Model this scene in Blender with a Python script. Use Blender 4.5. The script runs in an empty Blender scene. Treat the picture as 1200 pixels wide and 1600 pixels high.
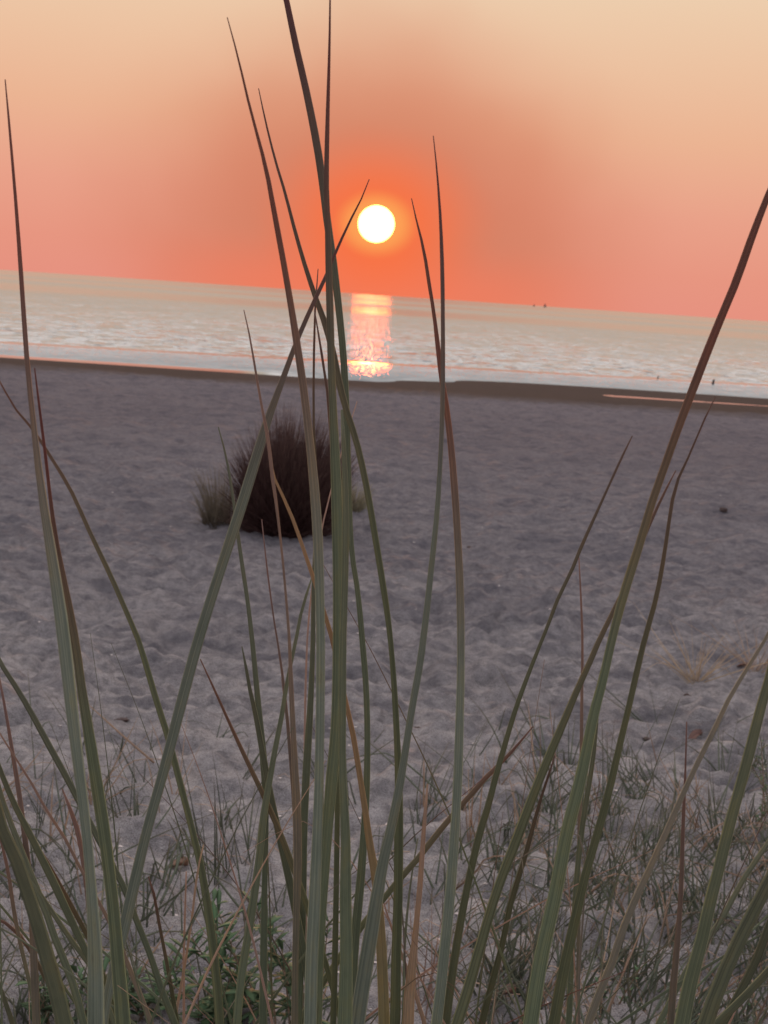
import bpy, math, random
import numpy as np
from mathutils import Vector, Matrix

R = math.radians
scene = bpy.context.scene
COL = scene.collection

# ------------------------------------------------------------------ camera
F_PX, W_PX, H_PX = 2000.0, 1200.0, 1600.0
PITCH, ROLL = 9.58, 3.86
EYE = Vector((0.0, 0.0, 1.0))
cam_d = bpy.data.cameras.new("camera")
cam_d.sensor_fit = 'HORIZONTAL'
cam_d.sensor_width = 36.0
cam_d.lens = 36.0 * F_PX / W_PX
cam_d.clip_start = 0.02
cam_d.clip_end = 200000.0
cam_d.dof.use_dof = True
cam_d.dof.focus_distance = 1.0
cam_d.dof.aperture_fstop = 33.0
cam = bpy.data.objects.new("camera", cam_d)
COL.objects.link(cam)
ROT = Matrix.Rotation(R(90 - PITCH), 3, 'X') @ Matrix.Rotation(R(ROLL), 3, 'Z')
cam.matrix_world = Matrix.Translation(EYE) @ ROT.to_4x4()
scene.camera = cam


def ray(px, py):
    v = ROT @ Vector(((px - W_PX / 2) / F_PX, -(py - H_PX / 2) / F_PX, -1.0))
    return v.normalized()


SUN_DIR = ray(588, 350)
SUN_EL = math.asin(SUN_DIR.z)
SUN_AZ = math.atan2(SUN_DIR.x, SUN_DIR.y)

# ------------------------------------------------------------------ exposure
scene.view_settings.view_transform = 'Standard'
scene.view_settings.look = 'None'
scene.view_settings.gamma = 1.0
scene.view_settings.exposure = 0.0
scene.view_settings.use_curve_mapping = False
scene.render.film_transparent = False
scene.cycles.max_bounces = 6
scene.cycles.use_denoising = True


def lin(c):
    out = []
    for v in c:
        v = v / 255.0
        out.append(v / 12.92 if v <= 0.04045 else ((v + 0.055) / 1.055) ** 2.4)
    return (out[0], out[1], out[2], 1.0)


class NT:
    """small helper round a node tree"""
    def __init__(self, tree):
        self.t = tree
        tree.nodes.clear()

    def n(self, typ, **kw):
        nd = self.t.nodes.new(typ)
        for k, v in kw.items():
            setattr(nd, k, v)
        return nd

    def put(self, sock, v):
        if isinstance(v, bpy.types.NodeSocket):
            self.t.links.new(v, sock)
        else:
            sock.default_value = v

    def m(self, op, a, b=None, c=None, clamp=False):
        nd = self.n('ShaderNodeMath', operation=op, use_clamp=clamp)
        for i, v in enumerate((a, b, c)):
            if v is not None:
                self.put(nd.inputs[i], v)
        return nd.outputs[0]

    def smooth(self, x, a, b, lo=0.0, hi=1.0):
        nd = self.n('ShaderNodeMapRange', interpolation_type='SMOOTHSTEP')
        self.put(nd.inputs['Value'], x)
        nd.inputs['From Min'].default_value = a
        nd.inputs['From Max'].default_value = b
        nd.inputs['To Min'].default_value = lo
        nd.inputs['To Max'].default_value = hi
        return nd.outputs[0]

    def ramp(self, fac, stops, interp='LINEAR'):
        nd = self.n('ShaderNodeValToRGB')
        cr = nd.color_ramp
        cr.interpolation = interp
        while len(cr.elements) < len(stops):
            cr.elements.new(0.5)
        for e, (p, c) in zip(cr.elements, stops):
            e.position = p
            e.color = c if len(c) == 4 else (*c, 1.0)
        self.put(nd.inputs[0], fac)
        return nd.outputs[0]

    def mix(self, f, a, b, blend='MIX'):
        nd = self.n('ShaderNodeMix', data_type='RGBA', blend_type=blend)
        self.put(nd.inputs[0], f)
        self.put(nd.inputs[6], a)
        self.put(nd.inputs[7], b)
        return nd.outputs[2]

    def noise(self, vec, scale, detail=3.0, rough=0.55, out='Fac'):
        nd = self.n('ShaderNodeTexNoise')
        if vec is not None:
            self.put(nd.inputs['Vector'], vec)
        nd.inputs['Scale'].default_value = scale
        nd.inputs['Detail'].default_value = detail
        nd.inputs['Roughness'].default_value = rough
        return nd.outputs[out]

    def xyz(self, v):
        nd = self.n('ShaderNodeSeparateXYZ')
        self.put(nd.inputs[0], v)
        return nd.outputs

    def vec(self, x, y, z):
        nd = self.n('ShaderNodeCombineXYZ')
        for i, v in enumerate((x, y, z)):
            self.put(nd.inputs[i], v)
        return nd.outputs[0]


# ------------------------------------------------------------------ sky
world = bpy.data.worlds.new("World")
scene.world = world
world.use_nodes = True
w = NT(world.node_tree)
tc = w.n('ShaderNodeTexCoord')
nrm = w.n('ShaderNodeVectorMath', operation='NORMALIZE')
w.put(nrm.inputs[0], tc.outputs['Generated'])
dx, dy, dz = w.xyz(nrm.outputs[0])
DEG = 180 / math.pi
elev = w.m('MULTIPLY', w.m('ARCSINE', dz), DEG)
azim = w.m('SUBTRACT', w.m('MULTIPLY', w.m('ARCTAN2', dx, dy), DEG), SUN_AZ * DEG)
low = w.ramp(w.m('DIVIDE', elev, 16.0, clamp=True), [
    (0.00, lin((230, 146, 128))), (0.10, lin((231, 150, 129))), (0.25, lin((233, 161, 137))),
    (0.45, lin((235, 180, 147))), (0.62, lin((236, 193, 160))), (0.82, lin((237, 206, 174))),
    (1.00, lin((236, 208, 180)))])
high = w.ramp(w.m('DIVIDE', elev, 90.0, clamp=True), [
    (0.16, lin((236, 208, 180))), (0.30, lin((226, 214, 204))), (0.50, lin((230, 227, 233))),
    (1.0, lin((222, 227, 243)))])
base = w.mix(w.smooth(elev, 12.0, 17.0), low, high)
behind = w.ramp(w.m('DIVIDE', elev, 40.0, clamp=True), [(0.0, lin((164, 158, 168))), (0.3, lin((190, 185, 193))), (1.0, lin((206, 207, 218)))])
base = w.mix(w.m('MULTIPLY', w.smooth(w.m('ABSOLUTE', azim), 50.0, 120.0), w.smooth(elev, 45.0, 20.0, 0.0, 1.0)), base, behind)
front = w.m('MULTIPLY', w.smooth(w.m('ABSOLUTE', azim), 110.0, 30.0, 0.0, 1.0), w.m('MULTIPLY', w.smooth(elev, 15.0, 30.0), w.smooth(elev, 85.0, 45.0, 0.0, 1.0)))
base = w.mix(front, base, (1.70, 1.47, 1.34, 1))
# the physical sky takes over towards the zenith
nish = w.n('ShaderNodeTexSky', sky_type='NISHITA')
nish.sun_disc = False
nish.sun_elevation = SUN_EL
nish.sun_rotation = SUN_AZ
nish.dust_density = 2.0
nish_c = w.mix(1.0, nish.outputs[0], (0.10, 0.10, 0.10, 1), 'MULTIPLY')
base = w.mix(w.smooth(elev, 20.0, 60.0, 0.0, 0.2), base, nish_c)
# unseen sky overhead and behind brightened above the horizon strip, to light the foreground
lift = w.m('MAXIMUM', w.smooth(elev, 15.0, 32.0), w.smooth(w.m('ABSOLUTE', azim), 50.0, 100.0, 0.0, 1.0))
base = w.mix(lift, base, w.mix(1.0, base, (1.66, 1.70, 1.78, 1), 'MULTIPLY'))
# dusky ring of thicker air round the sun, and the aureole itself
de = w.m('SUBTRACT', elev, SUN_EL * DEG)
rr = w.m('SQRT', w.m('ADD', w.m('POWER', w.m('ABSOLUTE', w.m('DIVIDE', azim, 1.25)), 2.0),
                     w.m('POWER', w.m('ABSOLUTE', de), 2.0)))
wob = w.m('MULTIPLY', w.m('SUBTRACT', w.noise(nrm.outputs[0], 9.0, 2.0), 0.5), 3.0)
rr2 = w.m('ADD', rr, wob)
base = w.mix(w.smooth(rr2, 3.2, 11.5, 0.82, 0.0), base, lin((211, 124, 94)))
band = w.m('MULTIPLY', w.smooth(elev, 0.2, 2.8, 1.0, 0.0), w.smooth(w.m('ABSOLUTE', azim), 2.0, 13.0, 0.72, 0.0))
base = w.mix(band, base, lin((246, 124, 92)))
base = w.mix(w.smooth(rr, 0.8, 4.6, 0.80, 0.0), base, lin((255, 112, 58)))
base = w.mix(w.smooth(rr, 0.70, 1.6, 0.7, 0.0), base, lin((255, 176, 92)))
bg = w.n('ShaderNodeBackground')
w.put(bg.inputs[0], base)
bg.inputs[1].default_value = 1.0
wo = w.n('ShaderNodeOutputWorld')
w.put(wo.inputs[0], bg.outputs[0])

# ------------------------------------------------------------------ sun lamp (low, straight ahead)
sun_d = bpy.data.lights.new("sun_lamp", 'SUN')
sun_d.energy = 1.3
sun_d.angle = R(0.5)
sun_d.color = (1.0, 0.42, 0.2)
sun_o = bpy.data.objects.new("sun_lamp", sun_d)
COL.objects.link(sun_o)
LAMP_EL = SUN_EL - R(1.45)          # clear of the sun's own disc, which would otherwise shade it
lamp_dir = Vector((math.sin(SUN_AZ) * math.cos(LAMP_EL), math.cos(SUN_AZ) * math.cos(LAMP_EL), math.sin(LAMP_EL)))
sun_o.rotation_euler = lamp_dir.to_track_quat('Z', 'Y').to_euler()


# ------------------------------------------------------------------ helpers
def tag(o, label=None, cat=None, group=None, kind=None):
    if label: o['label'] = label
    if cat: o['category'] = cat
    if group: o['group'] = group
    if kind: o['kind'] = kind
    return o


def thing(name, label, cat, loc=(0, 0, 0), group=None):
    o = bpy.data.objects.new(name, None)
    COL.objects.link(o)
    o.location = loc
    o.empty_display_size = 0.05
    return tag(o, label, cat, group)


class MB:
    """collects vertices, faces and uvs of one mesh"""
    def __init__(self):
        self.v, self.f, self.uv = [], [], []

    def build(self, name, mat, parent=None, smooth=True):
        me = bpy.data.meshes.new(name)
        off = Vector((0, 0, 0))
        if parent is not None:
            off = parent.location.copy() if parent.parent is None else parent.parent.location + parent.location
        me.from_pydata([tuple(Vector(p) - off) for p in self.v], [], self.f)
        if self.uv:
            lay = me.uv_layers.new(name="UVMap")
            idx = np.empty(len(me.loops), dtype=np.int32)
            me.loops.foreach_get('vertex_index', idx)
            arr = np.array(self.uv, dtype=np.float32)[idx]
            lay.data.foreach_set('uv', arr.ravel())
        me.materials.append(mat)
        if smooth:
            me.polygons.foreach_set('use_smooth', [True] * len(me.polygons))
        me.update()
        o = bpy.data.objects.new(name, me)
        COL.objects.link(o)
        if parent is not None:
            o.parent = parent
        return o


def catmull(pts, n):
    """pts: (x,y,z,w) list; resampled smoothly to about n points"""
    P = np.array(pts, dtype=float)
    d = np.r_[0, np.cumsum(np.linalg.norm(np.diff(P[:, :3], axis=0), axis=1) + 1e-9)]
    # smooth the tracing a little: resample with centripetal-like tangents
    t = np.linspace(0, d[-1], n)
    m = np.zeros_like(P)
    m[1:-1] = (P[2:] - P[:-2]) / (d[2:] - d[:-2])[:, None]
    m[0] = (P[1] - P[0]) / (d[1] - d[0])
    m[-1] = (P[-1] - P[-2]) / (d[-1] - d[-2])
    out = []
    for tt in t:
        i = min(max(int(np.searchsorted(d, tt)) - 1, 0), len(d) - 2)
        h = d[i + 1] - d[i]
        s = (tt - d[i]) / h
        out.append((2 * s**3 - 3 * s**2 + 1) * P[i] + (s**3 - 2 * s**2 + s) * h * m[i]
                   + (-2 * s**3 + 3 * s**2) * P[i + 1] + (s**3 - s**2) * h * m[i + 1])
    return np.array(out)


def add_blade(mb, pts, facing=None, twist=0.0, sides=10, flat=0.5, groove=0.35, uoff=0.0):
    """a rolled grass leaf: tube of tapering, grooved oval section. pts: (x,y,z,width) base -> tip"""
    P = np.asarray(pts, dtype=float)
    n = len(P)
    T = np.gradient(P[:, :3], axis=0)
    T /= np.linalg.norm(T, axis=1)[:, None] + 1e-12
    if facing is None:
        facing = np.array((0.0, -1.0, 0.25))
    base = len(mb.v)
    for i in range(n):
        t = T[i]
        side = np.cross(t, facing)
        side /= np.linalg.norm(side) + 1e-12
        nor = np.cross(side, t)
        a = twist * (i / max(n - 1, 1) - 0.5)
        s2 = side * math.cos(a) + nor * math.sin(a)
        n2 = -side * math.sin(a) + nor * math.cos(a)
        r = P[i, 3] / 2
        for k in range(sides):
            th = 2 * math.pi * k / sides
            c, s = math.cos(th), math.sin(th)
            dep = flat * s
            if s > 0.6:
                dep -= groove * flat * (s - 0.6) / 0.4 * 1.6      # the channel along the leaf
            mb.v.append(tuple(P[i, :3] + s2 * c * r + n2 * dep * r))
            mb.uv.append((k / sides + uoff, i / (n - 1)))
    for i in range(n - 1):
        for k in range(sides):
            k2 = (k + 1) % sides
            mb.f.append((base + i * sides + k, base + i * sides + k2, base + (i + 1) * sides + k2, base + (i + 1) * sides + k))
    mb.f.append(tuple(base + (n - 1) * sides + k for k in range(sides)))
    mb.f.append(tuple(base + k for k in reversed(range(sides))))


def add_strip(mb, pts, facing, fold=0.25, uoff=0.0):
    """a small V-folded leaf with real section (4 corners)"""
    P = np.asarray(pts, dtype=float)
    n = len(P)
    T = np.gradient(P[:, :3], axis=0)
    T /= np.linalg.norm(T, axis=1)[:, None] + 1e-12
    base = len(mb.v)
    f = np.array(facing, dtype=float)
    for i in range(n):
        side = np.cross(T[i], f)
        side /= np.linalg.norm(side) + 1e-12
        nor = np.cross(side, T[i])
        r = P[i, 3] / 2
        c = P[i, :3]
        for k, p in enumerate((c - side * r + nor * r * fold, c - nor * r * fold * 1.0, c + side * r + nor * r * fold, c + nor * r * fold * 0.6)):
            mb.v.append(tuple(p))
            mb.uv.append((k * 0.25 + uoff, i / (n - 1)))
    for i in range(n - 1):
        for k in range(4):
            k2 = (k + 1) % 4
            mb.f.append((base + i * 4 + k, base + i * 4 + k2, base + (i + 1) * 4 + k2, base + (i + 1) * 4 + k))
    mb.f.append(tuple(base + (n - 1) * 4 + k for k in range(4)))
    mb.f.append(tuple(base + k for k in (3, 2, 1, 0)))


# ---- gradient noise in numpy
def _hash(ix, iy, seed):
    h = (ix.astype(np.int64) * 374761393 + iy.astype(np.int64) * 668265263 + seed * 982451653) & 0xFFFFFFFF
    h = ((h ^ (h >> 13)) * 1274126177) & 0xFFFFFFFF
    return (h ^ (h >> 16)) & 0xFFFF


def perlin(x, y, seed=0):
    x = np.asarray(x, dtype=float); y = np.asarray(y, dtype=float)
    ix = np.floor(x); iy = np.floor(y)
    fx = x - ix; fy = y - iy
    u = fx * fx * fx * (fx * (fx * 6 - 15) + 10)
    v = fy * fy * fy * (fy * (fy * 6 - 15) + 10)

    def g(ox, oy):
        a = _hash(ix + ox, iy + oy, seed) / 65536.0 * 2 * math.pi
        return np.cos(a) * (fx - ox) + np.sin(a) * (fy - oy)
    return ((g(0, 0) * (1 - u) + g(1, 0) * u) * (1 - v) + (g(0, 1) * (1 - u) + g(1, 1) * u) * v) * 1.5


def sstep(a, b, x):
    t = np.clip((np.asarray(x, dtype=float) - a) / (b - a), 0, 1)
    return t * t * (3 - 2 * t)


SEA_Z = -0.80
PROF_Y = [-6, 0, 2, 4, 7.5, 15, 23, 25.2, 26.2, 27.0, 27.6, 33, 40, 80, 60000]
PROF_Z = [0.15, 0.0, -0.10, -0.27, -0.43, -0.58, -0.70, -0.735, -0.76, -0.80, -0.825, -0.86, -1.2, -2.5, -6.0]


def ground_h(x, y):
    x = np.asarray(x, dtype=float); y = np.asarray(y, dtype=float)
    tilt = np.clip(x, -14, 14) * sstep(12, 26, y)
    yy = y - 0.03 * tilt
    z = np.interp(yy, PROF_Y, PROF_Z)
    # wet bar that surfaces on the right, off the shore pool
    z = z + 0.092 * np.exp(-((y - 29.2 - 0.01 * x) / 1.25) ** 2) * sstep(-1.5, 5.5, x)
    # the left end of the bar runs into the beach
    z = z + 0.06 * np.exp(-((y - 27.7) / 0.6) ** 2) * sstep(-1.0, 1.5, x) * (1 - sstep(3.2, 4.8, x))
    # little puddle on the beach
    z = z - 0.10 * np.exp(-(((x - 4.35) / 0.75) ** 2 + ((y - 24.6) / 0.55) ** 2) ** 2)
    dry = 1 - sstep(22.5, 25.5, yy)
    z = z + 0.075 * np.exp(-((y - 5.6 - 0.3 * perlin(x * 0.5, y * 0.1, 8)) / 0.75) ** 2)      # low swell of sand
    near = 1 - sstep(5.0, 9.5, y)
    # wind ripples, long crests across the view, broken up
    wx = perlin(x * 1.3, y * 1.3, 3) * 0.30 + perlin(x * 4.0, y * 4.0, 5) * 0.07
    ph = (y + 0.8 * wx + 0.08 * x) / 0.145
    rip = (0.5 + 0.5 * np.sin(2 * math.pi * ph)) ** 1.3
    amp = 0.35 + 0.65 * sstep(-0.25, 0.35, perlin(x * 0.9 + 7, y * 1.6, 11))
    amp = amp * (0.45 + 0.55 * sstep(1.9, 2.9, y))
    z = z + near * amp * 0.026 * rip * (0.55 + 0.9 * sstep(-0.3, 0.3, perlin(x * 2.6, y * 6.0, 13)))
    z = z + near * 0.019 * perlin(x * 2.4, y * 6.8, 18) + near * 0.026 * perlin(x * 4.0 + 0.4 * wx, y * 12.5, 20) + near * 0.018 * perlin(x * 9, y * 24, 19)
    # trodden, lumpy dry sand
    z = z + dry * 0.020 * perlin(x * 2.0, y * 2.6, 23) * (0.4 + 0.6 * (1 - near))
    z = z + dry * 0.032 * perlin(x * 4.2, y * 7.5, 29) * (0.35 + 0.65 * (1 - near))
    z = z + dry * 0.034 * perlin(x * 6, y * 12, 31)
    z = z + dry * 0.018 * perlin(x * 20, y * 28, 37) * (1 - sstep(9, 14, y))
    # low scarps / dune toe undulation
    z = z + dry * 0.05 * perlin(x * 0.35, y * 0.5, 41) * sstep(2.5, 5, y)
    return z


def ground_at(px, py):
    """where the line of sight through a pixel meets the ground"""
    d = ray(px, py)
    t = 1.0
    for i in range(40):
        p = EYE + d * t
        t2 = (EYE.z - float(np.interp(p.y, PROF_Y, PROF_Z))) / -d.z
        t = 0.5 * t + 0.5 * min(t2, 60.0)
    for i in range(5):
        p = EYE + d * t
        t = 0.4 * t + 0.6 * min((EYE.z - float(ground_h(p.x, p.y))) / -d.z, 60.0)
    p = EYE + d * t
    return Vector((p.x, p.y, float(ground_h(p.x, p.y))))


# ------------------------------------------------------------------ materials
def new_mat(name):
    m = bpy.data.materials.new(name)
    m.use_nodes = True
    return m, NT(m.node_tree)


def finish(nt, shader):
    o = nt.n('ShaderNodeOutputMaterial')
    nt.put(o.inputs[0], shader)


def sand_material():
    m, t = new_mat("sand")
    geo = t.n('ShaderNodeNewGeometry')
    pos = geo.outputs['Position']
    px, py, pz = t.xyz(pos)
    n1 = t.noise(pos, 1.7, 5.0)
    n2 = t.noise(pos, 26.0, 4.0, 0.7)
    n3 = t.noise(pos, 420.0, 2.0, 0.6)
    col = t.ramp(n1, [(0.3, (0.425, 0.400, 0.400)), (0.7, (0.550, 0.520, 0.520))])
    col = t.mix(0.72, col, t.ramp(n2, [(0.3, (0.17, 0.152, 0.148)), (0.5, (0.40, 0.365, 0.35)), (0.78, (0.66, 0.60, 0.57))]))
    grain = t.ramp(n3, [(0.33, (0.45, 0.42, 0.41)), (0.5, (1, 1, 1)), (0.72, (1.25, 1.22, 1.2))])
    col = t.mix(0.8, col, grain, 'MULTIPLY')
    # shore distance for the wet edge and the darkening painted on with distance
    yy = t.m('SUBTRACT', py, t.m('MULTIPLY', t.m('MAXIMUM', t.m('MINIMUM', px, 14.0), -14.0), 0.03))
    yy = t.m('ADD', yy, t.m('MULTIPLY', t.m('SUBTRACT', t.noise(pos, 0.5, 3.0), 0.5), 1.6))
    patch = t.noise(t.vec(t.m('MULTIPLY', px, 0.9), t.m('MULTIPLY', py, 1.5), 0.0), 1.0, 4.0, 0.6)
    col = t.mix(t.m('MULTIPLY', t.smooth(patch, 0.48, 0.62), t.smooth(py, 2.4, 4.0, 0.0, 0.16)), col, (0.10, 0.093, 0.108, 1))  # dark slate patches painted in for shade in the sand's dents
    # dark streaks painted in as the shade of sand ripples
    ripple_shade = t.noise(t.vec(t.m('MULTIPLY', px, 3.4), t.m('MULTIPLY', py, 14.0), 5.0), 1.0, 4.0, 0.62)
    col = t.mix(t.m('MULTIPLY', t.smooth(ripple_shade, 0.46, 0.62), t.smooth(py, 2.0, 3.8, 0.04, 0.25)), col, (0.085, 0.082, 0.100, 1))
    wet = t.smooth(yy, 21.6, 24.4)
    col = t.mix(t.smooth(yy, 2.4, 7.0, 0.0, 0.56), col, (0.112, 0.102, 0.122, 1))  # farther sand painted darker in place of its backlit shade
    col = t.mix(t.smooth(yy, 6.0, 16.0, 0.0, 0.48), col, (0.120, 0.088, 0.092, 1))  # browner darkening farther out, painted for the same backlit shade
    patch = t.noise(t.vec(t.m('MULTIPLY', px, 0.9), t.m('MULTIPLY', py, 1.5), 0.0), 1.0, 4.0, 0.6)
    col = t.mix(t.m('MULTIPLY', t.smooth(patch, 0.48, 0.62), t.smooth(py, 2.4, 4.0, 0.0, 0.16)), col, (0.10, 0.093, 0.108, 1))  # the painted dent shade laid on again
    # second layer of dark streaks painted as ripple shade
    ripple_shade = t.noise(t.vec(t.m('MULTIPLY', px, 3.4), t.m('MULTIPLY', py, 14.0), 5.0), 1.0, 4.0, 0.62)
    col = t.mix(t.m('MULTIPLY', t.smooth(ripple_shade, 0.46, 0.62), t.smooth(py, 2.0, 3.8, 0.04, 0.25)), col, (0.085, 0.082, 0.100, 1))
    wet = t.smooth(yy, 21.6, 24.4)
    far_shade = t.smooth(yy, 2.2, 4.6, 0.0, 0.58)  # unused mask of the shade painted on with distance
    far_shade = t.m('ADD', far_shade, t.smooth(yy, 5.0, 20.0, 0.0, 0.2))
    col = t.mix(wet, col, (0.10, 0.073, 0.060, 1))
    p = t.n('ShaderNodeBsdfPrincipled')
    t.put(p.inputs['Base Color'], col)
    t.put(p.inputs['Roughness'], t.m('SUBTRACT', 0.95, t.m('MULTIPLY', wet, 0.15)))
    t.put(p.inputs['Specular IOR Level'], t.m('SUBTRACT', 0.06, t.m('MULTIPLY', wet, 0.06)))
    bmp = t.n('ShaderNodeBump')
    bmp.inputs['Strength'].default_value = 1.0
    bmp.inputs['Distance'].default_value = 0.05
    hgt = t.m('ADD', t.noise(t.vec(px, t.m('MULTIPLY', py, 1.6), pz), 24.0, 5.0, 0.72), t.m('MULTIPLY', n3, 0.35))
    t.put(bmp.inputs['Height'], hgt)
    t.put(p.inputs['Normal'], bmp.outputs[0])
    finish(t, p.outputs[0])
    return m


def sea_material():
    m, t = new_mat("sea_water")
    geo = t.n('ShaderNodeNewGeometry')
    pos = geo.outputs['Position']
    px, py, pz = t.xyz(pos)
    yt = t.m('SUBTRACT', py, t.m('MULTIPLY', t.m('MAXIMUM', t.m('MINIMUM', px, 14.0), -14.0), 0.22))
    q = t.m('DIVIDE', 3600.0, yt)                    # reciprocal distance: 0 at the horizon, about 133 on the shore
    # irregular edges of the slicks
    q = t.m('ADD', q, t.m('MULTIPLY', t.m('SUBTRACT', t.noise(t.vec(t.m('MULTIPLY', px, 0.05), t.m('MULTIPLY', py, 0.02), 0.0), 1.0, 2.0), 0.5), 2.0))
    # R = slope spread towards the shore, G = mean slope, B = share of calm facets (threshold)
    stops = [(0.0, (0.04, 0.09, 0.375)), (5, (0.04, 0.085, 0.405)), (9, (0.06, 0.12, 0.375)), (12, (0.03, 0.085, 0.41)),
             (16, (0.07, 0.13, 0.355)), (21, (0.03, 0.085, 0.39)), (27, (0.03, 0.087, 0.41)), (32, (0.08, 0.13, 0.36)),
             (60, (0.16, 0.13, 0.36)), (85, (0.30, 0.16, 0.36)), (102.5, (0.36, 0.18, 0.36)), (103.5, (0.03, 0.08, 0.50)),
             (105.2, (0.03, 0.08, 0.50)), (106.4, (0.12, 0.34, 0.43)), (118, (0.12, 0.40, 0.39)), (131, (0.12, 0.42, 0.28))]
    par = t.ramp(t.m('DIVIDE', q, 140.0, clamp=True), [(a / 140.0, c) for a, c in stops])
    sp = t.n('ShaderNodeSeparateColor')
    t.put(sp.inputs[0], par)
    nv = t.vec(t.m('MULTIPLY', px, 0.8), t.m('MULTIPLY', py, 1.0), 0.0)
    nz = t.n('ShaderNodeTexNoise')
    t.put(nz.inputs['Vector'], nv)
    nz.inputs['Scale'].default_value = 2.0
    nz.inputs['Detail'].default_value = 4.0
    nz.inputs['Roughness'].default_value = 0.65
    nc = t.n('ShaderNodeSeparateColor')
    t.put(nc.inputs[0], nz.outputs['Color'])
    # patches of stronger wind
    patch = t.noise(t.vec(t.m('MULTIPLY', px, 0.22), t.m('MULTIPLY', py, 0.12), 3.0), 1.0, 3.0, 0.6)
    gust = t.smooth(patch, 0.35, 0.7, 0.55, 1.6)
    sy = t.m('MULTIPLY', t.m('MULTIPLY', t.m('SUBTRACT', nc.outputs[1], 0.5), 4.0), t.m('MULTIPLY', sp.outputs[0], gust))
    # scattered calm facets between the ripples
    cn = t.noise(t.vec(t.m('MULTIPLY', px, 1.2), t.m('MULTIPLY', py, 1.6), 9.0), 6.0, 3.0, 0.6)
    calm = t.m('DIVIDE', t.m('SUBTRACT', cn, sp.outputs[2]), 0.05, clamp=True)
    still = t.m('MULTIPLY', t.m('SUBTRACT', 110.0, t.m('MINIMUM', q, 110.0)), 0.00025)
    still = t.m('ADD', still, t.m('MULTIPLY', t.m('SUBTRACT', nc.outputs[2], 0.5), 0.008))
    wild = t.m('MAXIMUM', t.m('ADD', sp.outputs[1], sy), t.m('ADD', still, 0.028))
    fleck = t.smooth(t.noise(t.vec(t.m('MULTIPLY', px, 1.0), t.m('MULTIPLY', py, 0.8), 21.0), 2.6, 3.0, 0.55), 0.585, 0.66)
    fleck = t.m('MULTIPLY', fleck, t.m('MULTIPLY', t.smooth(q, 40.0, 85.0), t.smooth(q, 102.5, 100.0)))
    wild = t.m('ADD', wild, t.m('MULTIPLY', fleck, 0.5))
    ny = t.m('MULTIPLY', t.m('ADD', still, t.m('MULTIPLY', calm, t.m('SUBTRACT', wild, still))), -1.0)
    # still film at the very edge, away from the middle
    shore_y = t.m('SUBTRACT', py, t.m('MULTIPLY', t.m('MAXIMUM', t.m('MINIMUM', px, 14.0), -14.0), 0.03))
    film = t.m('MULTIPLY', t.smooth(shore_y, 28.0, 27.75), t.smooth(t.m('ABSOLUTE', t.m('SUBTRACT', px, 0.6)), 2.0, 4.2))
    ny = t.m('MULTIPLY', ny, t.m('SUBTRACT', 1.0, film))
    nx = t.m('MULTIPLY', t.m('SUBTRACT', nc.outputs[0], 0.5), 0.45)
    nn = t.n('ShaderNodeVectorMath', operation='NORMALIZE')
    t.put(nn.inputs[0], t.vec(nx, ny, 1.0))
    p = t.n('ShaderNodeBsdfPrincipled')
    p.inputs['Base Color'].default_value = (0.13, 0.150, 0.148, 1)
    p.inputs['Roughness'].default_value = 0.03
    p.inputs['IOR'].default_value = 1.38
    t.put(p.inputs['Normal'], nn.outputs[0])
    finish(t, p.outputs[0])
    return m


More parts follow.
